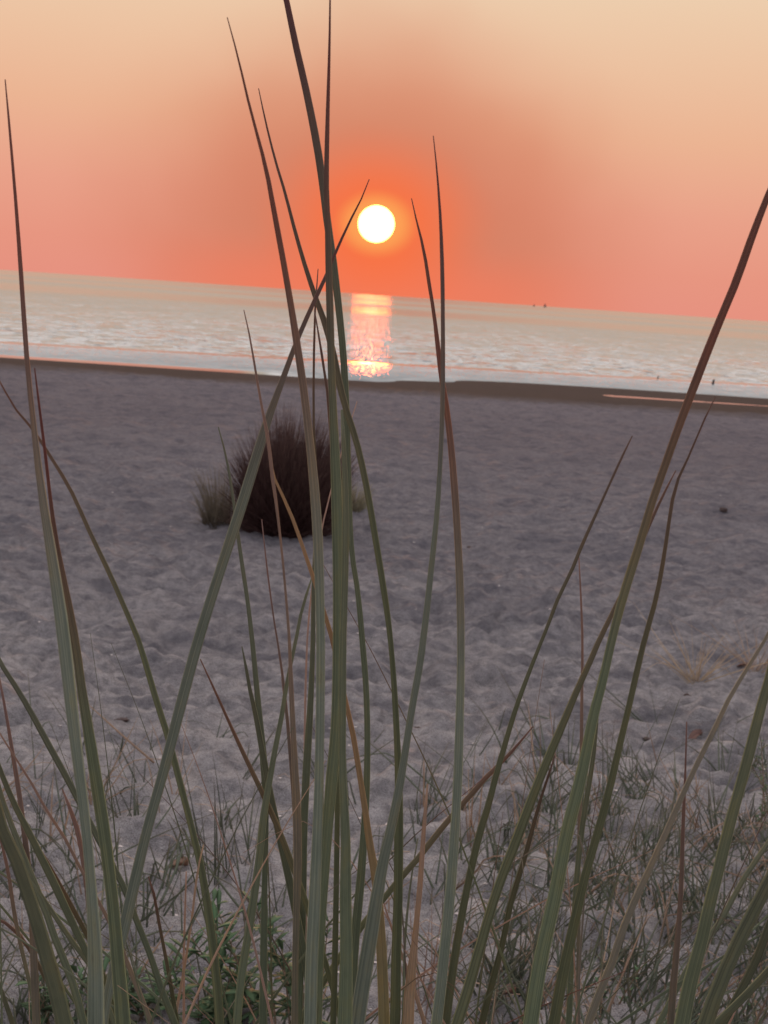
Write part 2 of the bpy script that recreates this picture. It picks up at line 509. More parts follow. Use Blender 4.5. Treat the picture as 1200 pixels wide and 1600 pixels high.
def leaf_material(name, low_c, mid_c, tip_c, tip_from=0.55, tip_to=0.95, trans=0.16, stripe=1.0, rough=0.55):
    m, t = new_mat(name)
    uv = t.n('ShaderNodeUVMap').outputs[0]
    u, v, _ = t.xyz(uv)
    info = t.n('ShaderNodeObjectInfo')
    rnd = info.outputs['Random']
    vv = t.m('ADD', v, t.m('MULTIPLY', t.m('SUBTRACT', rnd, 0.5), 0.14))
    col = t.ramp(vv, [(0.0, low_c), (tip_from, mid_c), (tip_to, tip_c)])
    sv = t.vec(t.m('MULTIPLY', u, 38.0), t.m('MULTIPLY', v, 1.3), t.m('MULTIPLY', rnd, 40.0))
    st = t.noise(sv, 1.0, 3.0, 0.6)
    col = t.mix(0.75 * stripe, col, t.ramp(st, [(0.3, (0.45, 0.47, 0.45)), (0.5, (1, 1, 1)), (0.72, (1.7, 1.6, 1.45))]), 'MULTIPLY')
    mot = t.noise(t.vec(t.m('MULTIPLY', u, 4.0), t.m('MULTIPLY', v, 40.0), t.m('MULTIPLY', rnd, 17.0)), 1.0, 4.0, 0.6)
    col = t.mix(0.5, col, t.ramp(mot, [(0.3, (0.66, 0.72, 0.66)), (0.5, (1, 1, 1)), (0.66, (1.3, 1.1, 0.8)), (0.74, (0.75, 0.5, 0.35))]), 'MULTIPLY')
    # pale leaf margins
    mar = t.smooth(t.m('ABSOLUTE', t.m('COSINE', t.m('MULTIPLY', u, 2 * math.pi))), 0.86, 1.0, 0.0, 0.55 * stripe)
    col = t.mix(mar, col, t.mix(1.0, col, (2.1, 1.9, 1.6, 1), 'MULTIPLY'))
    hs = t.n('ShaderNodeHueSaturation')
    t.put(hs.inputs['Hue'], t.m('ADD', 0.5, t.m('MULTIPLY', t.m('SUBTRACT', rnd, 0.5), 0.03)))
    t.put(hs.inputs['Value'], t.m('ADD', 0.8, t.m('MULTIPLY', rnd, 0.4)))
    t.put(hs.inputs['Color'], col)
    p = t.n('ShaderNodeBsdfPrincipled')
    t.put(p.inputs['Base Color'], hs.outputs[0])
    p.inputs['Roughness'].default_value = rough
    p.inputs['Specular IOR Level'].default_value = 0.35
    bmp = t.n('ShaderNodeBump')
    bmp.inputs['Strength'].default_value = 0.5
    bmp.inputs['Distance'].default_value = 0.0006
    t.put(bmp.inputs['Height'], st)
    t.put(p.inputs['Normal'], bmp.outputs[0])
    tr = t.n('ShaderNodeBsdfTranslucent')
    t.put(tr.inputs[0], hs.outputs[0])
    mx = t.n('ShaderNodeMixShader')
    mx.inputs[0].default_value = trans
    t.put(mx.inputs[1], p.outputs[0])
    t.put(mx.inputs[2], tr.outputs[0])
    finish(t, mx.outputs[0])
    return m


def plain_material(name, col, rough=0.8, var=0.4, scale=30.0):
    m, t = new_mat(name)
    tcn = t.n('ShaderNodeTexCoord').outputs['Object']
    n = t.noise(tcn, scale, 4.0, 0.65)
    a = tuple(c * (1 - var) for c in col)
    b = tuple(min(1, c * (1 + var)) for c in col)
    p = t.n('ShaderNodeBsdfPrincipled')
    t.put(p.inputs['Base Color'], t.ramp(n, [(0.3, a), (0.7, b)]))
    p.inputs['Roughness'].default_value = rough
    p.inputs['Specular IOR Level'].default_value = 0.25
    bmp = t.n('ShaderNodeBump')
    bmp.inputs['Strength'].default_value = 0.4
    bmp.inputs['Distance'].default_value = 0.002
    t.put(bmp.inputs['Height'], n)
    t.put(p.inputs['Normal'], bmp.outputs[0])
    finish(t, p.outputs[0])
    return m


M = {
    'sand': sand_material(),
    'sea': sea_material(),
    'g': leaf_material("marram_leaf", (0.104, 0.137, 0.082), (0.096, 0.107, 0.058), (0.101, 0.025, 0.016), 0.77, 0.95, 0.08),  # dark red tip colour painted in for the sun's glare
    'b': leaf_material("marram_leaf_bluish", (0.133, 0.169, 0.130), (0.122, 0.130, 0.092), (0.119, 0.030, 0.020), 0.78, 0.96, 0.08),  # red tip imitates glare on blades near the sun
    'o': leaf_material("marram_leaf_olive", (0.091, 0.112, 0.059), (0.092, 0.096, 0.046), (0.114, 0.051, 0.033), 0.76, 0.98, 0.09),  # reddish tip, the same glare put into the colour
    'r': leaf_material("marram_leaf_red", (0.100, 0.108, 0.068), (0.118, 0.098, 0.068), (0.17, 0.090, 0.070), 0.68, 0.98, 0.09),
    'n': leaf_material("marram_leaf_green", (0.085, 0.114, 0.068), (0.086, 0.108, 0.061), (0.087, 0.083, 0.046), 0.5, 1.0, 0.05),
    'yo': leaf_material("marram_leaf_turning", (0.103, 0.127, 0.071), (0.121, 0.128, 0.060), (0.207, 0.113, 0.056), 0.5, 0.86, 0.08),
    'w': leaf_material("marram_leaf_withered", (0.111, 0.108, 0.077), (0.139, 0.130, 0.099), (0.176, 0.139, 0.102), 0.5, 1.0, 0.06),
    'd': leaf_material("marram_leaf_dead", (0.33, 0.26, 0.20), (0.32, 0.23, 0.18), (0.35, 0.22, 0.16), 0.4, 0.9, 0.25),
    'y': leaf_material("marram_leaf_yellow", (0.156, 0.150, 0.056), (0.181, 0.144, 0.062), (0.215, 0.129, 0.086), 0.45, 0.95, 0.10),
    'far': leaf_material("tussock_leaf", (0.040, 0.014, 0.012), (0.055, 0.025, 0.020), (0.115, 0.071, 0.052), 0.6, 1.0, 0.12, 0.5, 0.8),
    'fargrey': leaf_material("tussock_leaf_grey", (0.172, 0.149, 0.102), (0.234, 0.203, 0.140), (0.230, 0.192, 0.115), 0.6, 1.0, 0.2, 0.5, 0.8),
    'sprig': leaf_material("shoot_leaf", (0.078, 0.091, 0.065), (0.093, 0.103, 0.073), (0.131, 0.099, 0.073), 0.6, 1.0, 0.12),
    'drysprig': leaf_material("dry_shoot_leaf", (0.293, 0.207, 0.155), (0.362, 0.259, 0.190), (0.397, 0.277, 0.198), 0.5, 1.0, 0.25),
    'herb': leaf_material("herb_leaf", (0.050, 0.088, 0.042), (0.054, 0.104, 0.046), (0.058, 0.100, 0.044), 0.5, 1.0, 0.10, 0.4, 0.75),
    'stem': plain_material("herb_stem", (0.16, 0.11, 0.07)),
    'scrap': plain_material("dark_scrap", (0.055, 0.035, 0.03), 0.7),
    'leafscrap': leaf_material("dry_leaf_scrap", (0.15, 0.080, 0.062), (0.17, 0.095, 0.072), (0.20, 0.11, 0.08), 0.5, 1.0, 0.35, 0.5),
    'shell': plain_material("shell_grit", (0.55, 0.47, 0.42), 0.5, 0.3, 60.0),
    'hull': plain_material("boat_hull", (0.06, 0.04, 0.04), 0.6),
    'sail': plain_material("boat_sail", (0.16, 0.09, 0.08), 0.8),
    'wood': plain_material("stake_wood", (0.06, 0.05, 0.045), 0.85),
}
sm, st_ = new_mat("sun_fire")
em = st_.n('ShaderNodeEmission')
em.inputs[0].default_value = (1.0, 0.11, 0.024, 1)
em.inputs[1].default_value = 42.0
finish(st_, em.outputs[0])


# ------------------------------------------------------------------ ground, sea, sun
def build_ground():
    ys = list(np.linspace(-6, 0.9, 24))
    y = 0.95
    while y < 14:
        ys.append(y); y += 0.0062 * y
    while y < 34:
        ys.append(y); y += 0.075
    ys += [36, 40, 50, 80, 200, 1000, 6000, 60000]
    ys = np.array(ys)
    s = np.linspace(-1, 1, 760)
    s = np.sign(s) * np.abs(s) ** 1.45
    X = s[None, :] * (3.5 + 0.9 * np.maximum(ys, 0))[:, None]
    Y = np.repeat(ys[:, None], len(s), 1)
    Z = ground_h(X, Y)
    nr, nc = X.shape
    me = bpy.data.meshes.new("ground")
    co = np.stack([X, Y, Z], -1).reshape(-1, 3).astype(np.float32)
    me.vertices.add(len(co))
    me.vertices.foreach_set('co', co.ravel())
    i = np.arange((nr - 1) * (nc - 1))
    r, c = i // (nc - 1), i % (nc - 1)
    a = r * nc + c
    q = np.stack([a, a + 1, a + nc + 1, a + nc], -1).astype(np.int32)
    me.loops.add(q.size)
    me.loops.foreach_set('vertex_index', q.ravel())
    me.polygons.add(len(q))
    me.polygons.foreach_set('loop_start', np.arange(0, q.size, 4, dtype=np.int32))
    me.polygons.foreach_set('use_smooth', np.ones(len(q), dtype=bool))
    me.update(calc_edges=True)
    me.materials.append(M['sand'])
    o = bpy.data.objects.new("sand_beach", me)
    COL.objects.link(o)
    tag(o, "grey rippled sand beach with trodden lumps and a dark wet edge", "beach", kind='structure')


def build_sea():
    mb = MB()
    rows = [20, 26, 30, 35, 45, 70, 150, 500, 2000, 10000, 60000]
    for y in rows:
        for k in range(-6, 7):
            mb.v.append((k / 6 * (60 + 1.5 * y), y, SEA_Z))
    for r in range(len(rows) - 1):
        for k in range(12):
            a = r * 13 + k
            mb.f.append((a, a + 1, a + 14, a + 13))
    o = mb.build("sea", M['sea'])
    tag(o, "calm pale sea with soft ripples and the sun's reflection", "sea", kind='structure')


def build_sun():
    D = 15000.0
    r = D * math.tan(R(0.80))
    import bmesh
    bm = bmesh.new()
    bmesh.ops.create_uvsphere(bm, u_segments=48, v_segments=24, radius=r)
    me = bpy.data.meshes.new("setting_sun")
    bm.to_mesh(me); bm.free()
    me.polygons.foreach_set('use_smooth', [True] * len(me.polygons))
    me.materials.append(sm)
    o = bpy.data.objects.new("setting_sun", me)
    COL.objects.link(o)
    o.location = EYE + SUN_DIR * D
    tag(o, "round white setting sun glowing low above the sea", "sun")


build_ground()
build_sea()
build_sun()

# ------------------------------------------------------------------ the tall marram grass in front
# every leaf as it grows: (picture x, picture y, width) from tip to where it leaves the frame, kind, label
LEFT = [
 ('b', [(8,124,2),(14,190,4),(25,320,6),(33,430,8),(42,560,9),(51,650,10),(64,760,14),(86,900,20),(100,1000,23),(117,1150,20),(133,1280,17),(142,1380,17),(149,1500,24),(150,1620,27)], None),
 ('g', [(54,575,2),(62,640,4),(72,720,5),(80,790,6),(90,860,9),(103,930,14),(117,1000,14),(128,1080,15),(141,1160,18),(155,1250,20),(164,1310,20),(175,1400,19),(184,1500,21),(193,1620,24)], None),
 ('b', [(577,280,1.5),(570,300,2),(556,327,3),(539,362,4),(522,400,5),(510,430,6),(495,462,7),(467,525,8),(442,592,10),(417,660,14),(405,700,17),(374,800,18),(343,895,17),(310,1000,18),(283,1100,18),(257,1200,17),(229,1300,16),(210,1380,18),(194,1450,18),(181,1500,16),(168,1560,14),(160,1620,12)], "long grey-green blade leaning right across the centre stalks"),
 ('n', [(-8,1018,7),(0,1035,8),(24,1072,9),(45,1107,10),(75,1162,11),(104,1215,11),(122,1250,10),(148,1300,11),(172,1345,11),(196,1392,10),(210,1430,10),(232,1485,10),(254,1550,11),(276,1610,12)], None),
 ('n', [(-30,1130,8),(-20,1190,14),(-10,1240,18),(5,1300,22),(28,1350,24),(45,1400,24),(61,1450,25),(75,1500,27),(89,1550,28),(103,1620,28)], "broadest blade at the left edge"),
 ('r', [(-3,1050,3),(3,1080,4),(12,1130,5),(21,1185,7),(30,1240,8),(39,1310,9),(46,1370,9),(50,1430,10),(53,1500,12),(58,1620,13)], "reddish dry blade"),
 ('n', [(-18,1150,5),(-8,1180,7),(10,1228,9),(28,1268,10),(46,1302,11),(63,1337,12),(82,1375,13),(100,1414,13),(116,1448,12),(138,1495,11),(160,1545,10),(178,1620,10)], None),
 ('n', [(-14,1185,4),(-6,1215,6),(8,1262,8),(28,1315,9),(50,1372,11),(72,1425,11),(89,1475,11),(110,1525,12),(133,1610,12)], None),
 ('o', [(-4,1285,3),(2,1315,4),(13,1363,5),(22,1425,6),(33,1480,6),(45,1530,6),(54,1575,6),(60,1620,6)], None),
 ('o', [(30,1270,2),(48,1305,5),(75,1350,7),(100,1395,8),(135,1460,8),(160,1520,8),(186,1620,8)], None),
 ('n', [(45,1372,2),(62,1395,6),(85,1430,8),(112,1470,8),(138,1505,8),(165,1560,8),(184,1620,8)], None),
 ('o', [(-16,1430,3),(0,1437,4),(25,1455,6),(47,1485,6),(72,1530,7),(95,1565,7),(116,1612,8)], None),
 ('n', [(-20,1490,5),(-5,1530,6),(8,1565,7),(22,1610,7)], None),
 ('r', [(-4,1140,3),(18,1175,3),(50,1225,4),(75,1270,4),(97,1302,5),(130,1365,5),(150,1402,6),(168,1435,6),(192,1487,7),(207,1525,8),(222,1562,8),(240,1615,9)], "thin reddish blade turning yellow low down"),
 ('r', [(97,1232,2),(110,1265,6),(122,1300,8),(130,1345,8),(137,1400,8),(146,1500,8),(156,1620,8)], None),
 ('o', [(232,1370,2),(238,1385,4),(250,1450,5),(262,1512,6),(272,1570,7),(279,1620,7)], None),
 ('d', [(291,1362,2),(289,1430,3),(287,1500,3.5),(286,1620,4)], "pale dead stem"),
 ('d', [(318,1320,2),(309,1360,3),(299,1440,3.5),(285,1530,4),(268,1620,5)], "pale dead stem"),
]
CENTRE = [
 ('o', [(-6,586,3),(25,640,4),(52,672,5),(78,712,6),(110,765,7),(142,835,8),(173,900,9),(200,962,9),(216,1000,10),(246,1100,11),(262,1150,11),(283,1230,11),(301,1300,11),(315,1360,12),(329,1450,14),(339,1540,14),(345,1620,14)], "long thin blade arching far to the left"),
 ('b', [(355,27,1.5),(372,90,3),(386,150,4),(403,215,5),(416,265,7),(430,340,9),(443,410,10),(455,480,11),(466,550,13),(476,620,13),(484,690,14),(491,760,16),(496,830,17),(499,910,16),(501,1000,15),(500,1130,15),(498,1230,15),(495,1320,17),(491,1420,20),(487,1500,20),(484,1620,20)], None),
 ('n', [(492,840,3),(490,900,6),(489,1000,8),(487,1060,9),(484,1120,11),(479,1200,13),(475,1290,12),(474,1370,11),(472,1450,12),(468,1540,12),(465,1620,12)], None),
 ('o', [(404,138,1.5),(415,190,3),(430,250,4),(445,300,5),(458,350,6),(472,400,7),(484,438,8),(495,470,9),(510,512,11),(520,550,12),(530,598,12),(541,640,11),(557,690,11),(573,762,11),(586,838,11),(597,905,11),(606,965,10),(612,1020,9),(617,1090,10),(621,1170,11),(623,1230,13),(623,1310,15),(622,1400,15),(619,1500,16),(616,1620,17)], None),
 ('g', [(432,-60,8),(443,-20,9),(462,70,11),(478,140,12),(494,220,13),(504,285,13),(512,350,13),(521,412,13),(530,487,12),(537,562,12),(540,620,12),(543,700,11),(546,800,10),(550,865,9),(559,925,9),(566,1000,10),(572,1075,10),(574,1150,10),(573,1225,11),(569,1300,12),(563,1380,14),(556,1450,15),(550,1530,16),(546,1620,17)], "tallest dark blade, leaving the top of the photo"),
 ('g', [(516,-30,2.5),(515,60,4),(513,140,6),(511,220,8),(510,290,9),(512,350,10),(514,430,12),(516,500,13),(518,580,13),(521,650,14),(524,720,17),(527,800,20),(529,900,20),(529,1000,20),(528,1080,20),(525,1150,20),(518,1220,20),(512,1290,18),(507,1350,18),(500,1430,20),(496,1500,20),(492,1620,20)], None),
 ('n', [(534,640,4),(538,720,9),(540,800,12),(539,900,12),(536,1000,12),(535,1100,13),(535,1200,12),(537,1250,14),(540,1310,16),(540,1400,19),(541,1480,20),(540,1550,22),(538,1620,24)], None),
 ('n', [(341,667,2),(348,692,3),(355,722,4),(363,770,5),(371,830,6),(378,880,7),(387,940,7),(394,1000,8),(400,1062,9),(407,1137,11),(412,1190,12),(415,1250,10),(415,1320,9),(413,1400,10),(412,1500,12),(411,1620,13)], None),
 ('n', [(378,1010,2),(383,1035,5),(390,1075,7),(400,1120,9),(412,1185,11),(422,1237,11),(435,1300,12),(447,1352,13),(460,1414,13),(472,1477,13),(482,1530,14),(492,1620,14)], None),
 ('o', [(313,1030,2),(337,1082,4),(355,1122,5),(377,1170,7),(397,1212,8),(416,1252,9),(437,1300,10),(456,1350,10),(475,1402,10),(494,1460,10),(512,1515,9),(526,1570,9),(538,1620,9)], None),
 ('r', [(381,484,1.5),(391,530,3),(401,590,4),(409,635,4),(419,687,6),(425,740,6),(432,790,5),(438,840,4),(444,900,4),(452,1000,5),(455,1075,8),(458,1140,9),(461,1200,11),(464,1270,14),(465,1350,14),(463,1430,11),(461,1520,10),(460,1620,11)], "reddish dry blade"),
 ('yo', [(422,715,2),(428,745,4),(444,780,5),(461,820,6),(474,858,6),(487,895,7),(505,952,7),(520,1002,8),(530,1050,8),(541,1100,8),(552,1150,9),(561,1205,9),(570,1262,10),(578,1320,12),(588,1380,14),(594,1450,16),(598,1530,17),(600,1620,18)], "yellowish blade slanting down to the right"),
 ('n', [(488,900,2),(484,915,4),(473,947,5),(464,992,6),(456,1030,6),(447,1075,7),(440,1120,8),(430,1170,9),(422,1215,10),(412,1275,12),(405,1340,12),(397,1400,13),(388,1460,13),(378,1520,13),(369,1620,13)], None),
 ('r', [(409,812,1.5),(413,850,2),(419,902,3),(429,975,3),(438,1030,4),(446,1095,5),(452,1160,6),(458,1240,6),(462,1320,6),(468,1450,7),(472,1620,7)], None),
 ('o', [(497,420,1.5),(493,470,3),(491,530,4),(490,600,4),(490,660,4),(493,730,5),(500,850,6),(503,1000,6),(502,1300,7),(498,1620,8)], None),
 ('o', [(492,488,2),(500,537,4),(509,592,4),(516,660,6),(522,760,7),(527,900,8),(528,1100,8),(526,1350,9),(520,1620,10)], None),
 ('d', [(558,627,1.5),(548,658,2),(530,720,2.2),(515,775,2.5),(503,826,2.5),(490,900,3),(480,1000,3),(476,1200,4),(478,1620,5)], "thin pale dead stem"),
 ('b', [(677,212,1.5),(683,270,3),(688,340,5),(691,420,7),(692,500,7),(692,580,8),(691,650,8),(688,720,8),(683,800,9),(674,887,10),(665,970,11),(655,1045,12),(644,1105,12),(634,1170,12),(624,1230,14),(612,1290,16),(598,1350,18),(586,1420,22),(573,1500,24),(562,1570,24),(553,1640,24)], None),
 ('o', [(833,1135,2),(812,1160,4),(790,1185,6),(762,1212,8),(740,1237,9),(715,1265,9),(687,1298,10),(650,1345,10),(625,1373,10),(598,1406,10),(557,1458,11),(525,1505,11),(495,1550,11),(463,1610,11)], "short blade lying low to the right"),
 ('y', [(668,1225,3),(662,1300,7),(656,1387,9),(650,1450,9),(645,1500,13),(640,1550,17),(636,1620,18)], "yellow-brown fading blade"),
 ('y', [(598,1405,2),(612,1450,4),(630,1497,5),(648,1550,6),(668,1620,7)], None),
 ('n', [(653,1310,2),(643,1370,3),(635,1440,4),(632,1490,4),(628,1620,5)], None),
]
RIGHT = [
 ('b', [(643,310,1.5),(652,350,3),(662,390,5),(670,440,6),(678,490,6),(684,540,8),(690,590,9),(698,640,10),(705,700,11),(710,760,12),(714,820,12),(718,900,13),(720,980,13),(720,1050,13),(718,1130,14),(716,1200,15),(713,1260,15),(709,1320,16),(703,1400,17),(695,1480,17),(688,1550,17),(680,1620,18)], None),
 ('o', [(988,681,2),(970,718,4),(950,762,4),(930,806,5),(908,855,6),(893,892,6),(872,935,6),(857,975,6),(842,1012,6),(825,1055,7),(806,1107,8),(787,1170,9),(775,1212,10),(762,1262,11),(750,1300,12),(738,1350,12),(725,1412,12),(713,1480,13),(703,1550,13),(694,1630,13)], None),
 ('g', [(1245,195,9),(1222,255,10),(1200,305,10),(1175,370,12),(1150,440,13),(1125,500,13),(1101,560,14),(1080,615,14),(1060,668,13),(1038,730,13),(1018,787,13),(1001,845,14),(985,895,15),(970,945,15),(956,1000,14),(942,1062,15),(928,1115,17),(917,1170,18),(904,1230,20),(886,1300,21),(867,1400,22),(845,1500,23),(826,1620,24)], "long dark blade leaning out of the right side of the photo"),
 ('o', [(1056,735,2),(1033,780,5),(1015,820,6),(1000,855,7),(985,900,8),(968,935,8),(950,972,9),(935,1003,10),(920,1038,11),(900,1082,12),(880,1130,14),(860,1176,15),(840,1225,16),(817,1285,17),(797,1338,17),(785,1368,16),(768,1418,16),(750,1480,17),(730,1550,18),(706,1630,18)], None),
 ('o', [(1118,620,1.5),(1104,648,3),(1086,690,3),(1070,727,4),(1057,755,5),(1050,785,6),(1044,825,6),(1036,878,7),(1025,935,8),(1007,1000,9),(995,1050,10),(982,1107,10),(967,1170,11),(955,1222,12),(937,1290,13),(914,1370,14),(898,1440,16),(880,1520,17),(862,1620,18)], "olive blade with a thin orange tip"),
 ('r', [(904,862,1.5),(907,920,3),(910,1000,4),(909,1100,5),(908,1200,6),(905,1300,6),(900,1620,6)], "thin reddish dead blade"),
 ('n', [(935,1100,3),(930,1160,6),(923,1210,8),(913,1270,9),(904,1340,9),(898,1420,9),(893,1500,9),(887,1620,10)], None),
 ('o', [(868,1178,2),(860,1203,4),(850,1232,5),(840,1265,6),(831,1300,8),(815,1357,9),(798,1412,10),(785,1475,10),(770,1532,11),(749,1620,12)], None),
]
FARRIGHT = [
 ('w', [(1228,940,4),(1212,968,5),(1195,1000,6),(1167,1045,7),(1140,1090,8),(1115,1142,9),(1090,1192,9),(1065,1245,10),(1041,1300,11),(1016,1355,11),(995,1400,12),(972,1455,12),(955,1507,13),(937,1550,13),(914,1620,14)], "grey-brown withered blade"),
 ('n', [(1240,860,4),(1232,910,8),(1225,950,10),(1213,1010,13),(1201,1062,14),(1187,1112,16),(1175,1160,17),(1163,1205,17),(1150,1252,17),(1137,1300,18),(1122,1362,18),(1109,1412,19),(1095,1475,20),(1081,1525,22),(1062,1620,24)], "broad green blade"),
 ('n', [(1300,1150,6),(1268,1220,12),(1240,1290,16),(1218,1340,19),(1198,1385,21),(1174,1430,23),(1152,1475,24),(1134,1515,24),(1118,1555,25),(1096,1620,26)], None),
 ('n', [(1260,1235,3),(1230,1276,6),(1212,1300,7),(1197,1322,8),(1167,1365,8),(1147,1400,8),(1125,1440,8),(1105,1468,8),(1075,1512,9),(1050,1560,9),(1020,1620,10)], None),
 ('n', [(1260,1300,4),(1238,1350,8),(1215,1410,11),(1198,1457,13),(1182,1500,13),(1166,1532,13),(1148,1566,13),(1118,1625,13)], None),
 ('n', [(1310,1390,4),(1265,1445,8),(1225,1488,12),(1198,1520,14),(1170,1550,14),(1145,1575,14),(1110,1612,14)], None),
 ('r', [(1073,1128,2),(1071,1200,3),(1069,1250,5),(1067,1300,6),(1065,1370,7),(1061,1440,8),(1055,1510,10),(1050,1570,11),(1047,1620,11)], "reddish dead stalk"),
]


def marram_clump(name, label, blades, seed, extra=24):
    rng = random.Random(seed)
    xs, info = [], []
    for kind, pts, lab in blades:
        wmax = max(p[2] for p in pts)
        yb = 1.04 - 0.012 * wmax + rng.uniform(-0.05, 0.05)
        yt = yb + rng.uniform(-0.05, 0.06)
        n = len(pts)
        P = []
        span = pts[-1][1] - pts[0][1] + 1e-6
        for (px, py, wd) in pts:
            s = (py - pts[0][1]) / span
            Y = yt + (yb - yt) * s
            d = ray(px, py)
            k = Y / d.y
            p = EYE + d * k
            P.append((p.x, p.y, p.z, wd / F_PX * k * 0.93))
        P.reverse()                                   # base of the visible run first
        info.append((kind, P, lab))
        xs.append(P[0][0])
    cx = sum(xs) / len(xs)
    cy = 0.86
    root = thing(name, label, "grass clump", (cx, cy, float(ground_h(cx, cy))), "tall marram grass in the foreground")
    for kind, P, lab in info:
        # carry the leaf on below the frame, down into the clump
        x0, y0, z0, w0 = P[0]
        x1, y1, z1, _ = P[min(3, len(P) - 1)]
        sl = (x0 - x1) / max(z1 - z0, 1e-3)
        drop = z0 + 0.03
        xr = x0 + sl * drop * 0.35
        xr = xr + (cx - xr) * 0.35
        yr = cy + (y0 - cy) * 0.6
        gz = float(ground_h(xr, yr)) - 0.02
        low = [(xr, yr, gz, w0 * 0.8),
               (xr + (x0 + sl * 0.16 - xr) * 0.55, yr + (y0 - yr) * 0.55, gz + (z0 - gz) * 0.5, w0 * 0.95)]
        C = catmull(low + P, max(40, int(len(P) * 4)))
        C[:, 3] = np.maximum(C[:, 3], 0.0005)
        mb = MB()
        add_blade(mb, C, twist=rng.uniform(-0.9, 0.9), flat=rng.uniform(0.35, 0.6), groove=rng.uniform(0.2, 0.7))
        o = mb.build("blade", M[kind], root)
        if lab: o['label'] = lab
    x_lo, x_hi = min(xs), max(xs)
    for i in range(extra):
        kind = rng.choice(('n', 'n', 'o', 'g', 'r', 'd', 'w'))
        bx = rng.uniform(x_lo, x_hi)
        by = cy + rng.uniform(-0.10, 0.16)
        bz = float(ground_h(bx, by)) - 0.02
        H = rng.uniform(0.50, 0.86)
        lx, ly = rng.gauss(0.0, 0.36), rng.gauss(0.0, 0.08)
        wd = rng.uniform(0.0014, 0.0036)
        bend = rng.uniform(0.05, 0.5)
        pts = []
        for s in (0, 0.25, 0.5, 0.75, 0.9, 1.0):
            pts.append((bx * 0.8 + 0.2 * cx + lx * H * (s * 0.6 + 0.7 * s ** 2.5), by + ly * s, bz + H * (s - bend * abs(lx) * s ** 3), max(wd * (1 - 0.95 * s ** 2.5), 0.0004)))
        if rng.random() < 0.25:                           # snapped over near the tip
            x, y, z, w_ = pts[-2]
            pts[-1] = (x + math.copysign(0.05, lx), y, z - rng.uniform(0.01, 0.05), w_ * 0.6)
        mb = MB()
        add_blade(mb, catmull(pts, 36), twist=rng.uniform(-1.2, 1.2), flat=rng.uniform(0.3, 0.6), groove=rng.uniform(0.2, 0.7))
        mb.build("blade", M[kind], root)
    return root


marram_clump("marram_clump", "marram grass clump at the left edge with many crossing blades", LEFT, 1)
marram_clump("marram_clump", "tallest marram grass clump in the centre, its blades crossing left of the sun", CENTRE, 2)
marram_clump("marram_clump", "marram grass clump right of centre with blades fanning to the upper right", RIGHT, 3)
marram_clump("marram_clump", "marram grass clump in the lower right corner with broad low leaning blades", FARRIGHT, 4)


# ------------------------------------------------------------------ the dark tussock on the open beach
def tussock(name, label, cat, base, width, height, n, mat, seed, lean=0.0, thin=0.004, dense=True, spread=0.9):
    rng = random.Random(seed)
    mb = MB()
    for i in range(n):
        a = rng.uniform(0, 2 * math.pi)
        rr_ = math.sqrt(rng.random())
        rx, ry = math.cos(a) * rr_ * width * 0.30, math.sin(a) * rr_ * width * 0.26
        bx, by = base.x + rx, base.y + ry
        bz = float(ground_h(bx, by)) - 0.02
        out = rr_ * spread * rng.uniform(0.5, 1.15) * width * 0.40
        aa = a + rng.uniform(-1.1, 1.1)
        hh = height * (1.0 - 0.30 * rr_ ** 2) * rng.uniform(0.3, 1.0) ** 0.8 * (1.0 + 0.12 * math.sin(3.1 * a + 1.0))
        tx = bx + math.cos(aa) * out + lean * hh
        ty = by + math.sin(aa) * out
        droop = rng.uniform(0.0, 0.25) * out
        if rng.random() < 0.16:                       # low outer leaves lying over the sand
            hh *= rng.uniform(0.15, 0.4); tx = bx + math.cos(aa) * width * rng.uniform(0.15, 0.38); ty = by + math.sin(aa) * width * rng.uniform(0.12, 0.34)
        pts = []
        for s in (0, 0.3, 0.6, 0.85, 1.0):
            pts.append((bx + (tx - bx) * s ** 1.6, by + (ty - by) * s ** 1.6, bz + hh * (s - droop * s ** 4), max(thin * (1 - s ** 2.2), thin * 0.12)))
        add_strip(mb, pts, (rng.uniform(-1, 1), -1 + rng.uniform(-0.4, 0.4), 0.2), uoff=rng.random() * 5)
    root = mb.build(name, mat)
    return tag(root, label, cat)


tb = ground_at(446, 826)
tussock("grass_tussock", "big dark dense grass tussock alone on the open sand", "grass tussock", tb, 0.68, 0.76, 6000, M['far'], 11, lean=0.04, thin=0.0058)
tl = ground_at(343, 822)
tussock("grass_tuft", "small grey-green grass tuft just left of the big dark tussock", "grass tuft", tl, 0.36, 0.44, 230, M['fargrey'], 12, lean=-0.10, thin=0.005)
trr = ground_at(552, 800)
tussock("grass_tuft", "small brownish grass tuft just right of the big dark tussock", "grass tuft", trr, 0.24, 0.26, 200, M['fargrey'], 13, lean=0.1, thin=0.006)


# ------------------------------------------------------------------ young shoots growing out of the sand
def shoot(mb, base, h, lean_x, lean_y, thin, rng, bend=0.0, kink=False):
    pts = []
    k = rng.uniform(0.55, 0.8)
    for s in (0, 0.2, 0.4, 0.6, 0.8, 1.0):
        x = base.x + lean_x * h * (s + bend * s * s)
        y = base.y + lean_y * h * s
        z = base.z - 0.01 + h * (s - abs(bend) * 0.35 * s ** 3)
        if kink and s > k:
            z -= h * (s - k) * 1.9
            x += lean_x * h * 0.4 + math.copysign(0.3, lean_x) * h * (s - k)
        pts.append((x, y, z, max(thin * (1 - 0.9 * s ** 2), thin * 0.15)))
    C = catmull(pts, 10)
    add_strip(mb, C, (rng.uniform(-0.6, 0.6), -1, 0.2), fold=0.35, uoff=rng.random() * 3)


